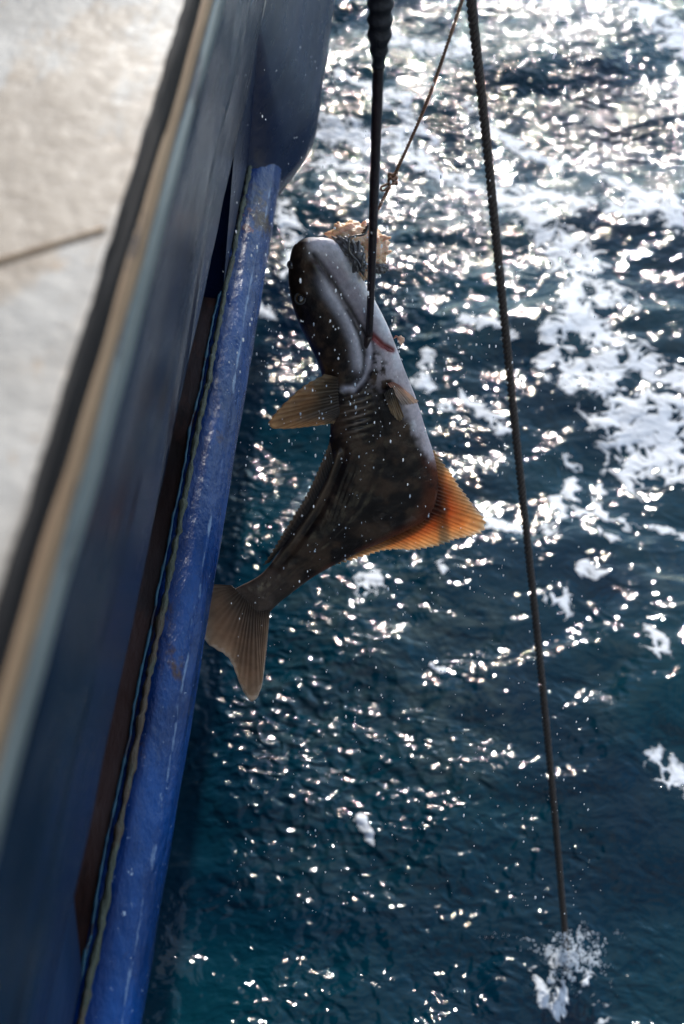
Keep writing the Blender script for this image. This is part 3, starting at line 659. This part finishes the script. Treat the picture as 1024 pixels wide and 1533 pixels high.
for i, (a, b_, a2, b2, r_) in enumerate([(566, 362, 585, 352, .006), (568, 376, 586, 374, .006), (512, 344, 506, 334, .007), (566, 392, 578, 398, .006), (540, 344, 548, 334, .007)]):
    p0 = at(a, b_, db + .015); p1 = at(a2, b2, db + .01)
    V, F = tube([p0 + (p1 - p0) * t + .003 * math.sin(t * 5 + i) * UV for t in np.linspace(0, 1, 10)], np.linspace(r_, r_ * .25, 10), 8); mesh_obj('shred', V, F, M['flesh'], bait)
lump('skin_flap', 524, 374, db - .006, 24, 9, 8, M['baitskin'], 12.2, .5, rot=-.75)
lump('skin_flap', 536, 385, db - .010, 10, 20, 8, M['baitskin'], 15.2, .5, rot=.2)
lump('skin_flap', 568, 402, db + .004, 12, 6, 7, M['baitskin'], 18.2, .5, rot=-.1)

def rope(path, strand_r, lay, n, label):
    L = np.r_[0, np.cumsum(np.linalg.norm(np.diff(path, axis=0), axis=1))]
    rt = root('rope', Vector(path[-1]), label, 'rope')
    T = np.gradient(path, axis=0); T /= np.linalg.norm(T, axis=1)[:, None]
    n1_ = np.cross(T, np.array([0, 1., 0])); n1_ /= np.linalg.norm(n1_, axis=1)[:, None]; n2_ = np.cross(T, n1_)
    for q in range(3):
        a_ = L / lay * 2 * math.pi + q * 2 * math.pi / 3; wob = 1 + .05 * np.sin(L * 190 + q)
        V, F = tube(path + (strand_r * 1.08 * wob)[:, None] * (np.cos(a_)[:, None] * n1_ + np.sin(a_)[:, None] * n2_), strand_r, 7); mesh_obj('strand', V, F, M['rope'], rt)
    V = []; F = []
    for q in range(900):      # loose hairs along the rope
        i = random.randrange(2, len(path) - 2); a = random.random() * 6.28; d_ = math.cos(a) * n1_[i] + math.sin(a) * n2_[i]
        p0 = path[i] + d_ * strand_r * 1.9; p1 = p0 + d_ * random.uniform(.001, .0032) + T[i] * random.uniform(-.004, .004)
        v_, f_ = tube([p0, (p0 + p1) / 2 + T[i] * .0006, p1], [.00035, .0003, .0002], 3, True, len(V)); V += v_; F += f_
    o = mesh_obj('hair', V, F, M['fibre'], rt); o['kind'] = 'stuff'
    return rt
ry = [(693, -140), (705, 0), (726, 190), (741, 340), (757, 500), (771, 640), (787, 790), (803, 940), (818, 1090), (832, 1240), (847, 1412), (850, 1440)]
dd_ = np.interp([b_ for a, b_ in ry], [-140, 0, 1412, 1440], [2.28, 2.45, 3.955, 4.02])
rp = resample([tuple(at(a, b_, d_)) for (a, b_), d_ in zip(ry, dd_)], 1300)
rope(rp, .0045, .042, 1300, 'dark twisted rope running straight down into a splash in the sea')

# ================================================================== spray and splash
def ico_drops(name, pts, rads, stretch, mat, label, cat):
    t = (1 + 5 ** .5) / 2
    iv = np.array([(-1, t, 0), (1, t, 0), (-1, -t, 0), (1, -t, 0), (0, -1, t), (0, 1, t), (0, -1, -t), (0, 1, -t), (t, 0, -1), (t, 0, 1), (-t, 0, -1), (-t, 0, 1)], float); iv /= np.linalg.norm(iv[0])
    fi = np.array([(0, 11, 5), (0, 5, 1), (0, 1, 7), (0, 7, 10), (0, 10, 11), (1, 5, 9), (5, 11, 4), (11, 10, 2), (10, 7, 6), (7, 1, 8), (3, 9, 4), (3, 4, 2), (3, 2, 6), (3, 6, 8), (3, 8, 9), (4, 9, 5), (2, 4, 11), (6, 2, 10), (8, 6, 7), (9, 8, 1)])
    V = np.concatenate([p + iv * r * np.array([1, 1, s_]) for p, r, s_ in zip(pts, rads, stretch)]); F = np.concatenate([fi + 12 * i for i in range(len(pts))])
    o = mesh_obj(name, V, F, mat); o['label'] = label; o['category'] = cat; o['kind'] = 'stuff'; return o
pts = []; rr_ = []; st_ = []
for q in range(1500):
    if q < 380: xx = rng.normal(520, 85); yy = rng.normal(560, 170); d_ = float(fd(xx, yy)) - rng.uniform(.09, .30)
    else: xx = rng.uniform(330, 900); yy = rng.uniform(60, 1380); d_ = rng.uniform(1.75, 3.0)
    if xx < 340 and yy > 500: continue
    if not (q % 3) and yy < 250: continue
    pts.append(at(xx, yy, d_)); rr_.append(.00042 + .0011 * rng.random() ** 3.5); st_.append(rng.uniform(1.0, 3.6))
ico_drops('spray', pts, rr_, st_, M['drop'], 'fine white water droplets flying around the hanging fish', 'spray')
pts = []; rr_ = []; st_ = []
c = at(848., 1440., 3.98)
for q in range(40):                  # jets of water thrown out, thick at the root and breaking into drops
    a = rng.random() * 6.28; v = rng.uniform(.02, .16) * (1.5 if rng.random() < .15 else 1); up = rng.uniform(.01, .10); o = rng.normal(0, .03, 2)
    nn = int(rng.integers(14, 44))
    for t in np.sort(rng.random(nn) ** 1.5):
        j = rng.normal(0, .004, 3)
        pts.append(np.array([c[0] + o[0] + v * t * math.cos(a) + j[0], c[1] - .04 + o[1] + v * t * math.sin(a) * .8 + j[1], .002 + 4 * up * t * (1.02 - t) + abs(j[2])]))
        rr_.append((.0036 * (1 - t) ** 1.5 + .001) * rng.uniform(.35, 1.05)); st_.append(rng.uniform(.8, 1.6))
ico_drops('splash', pts, rr_, st_, M['drop'], 'white splash of droplets where the rope enters the sea', 'splash')
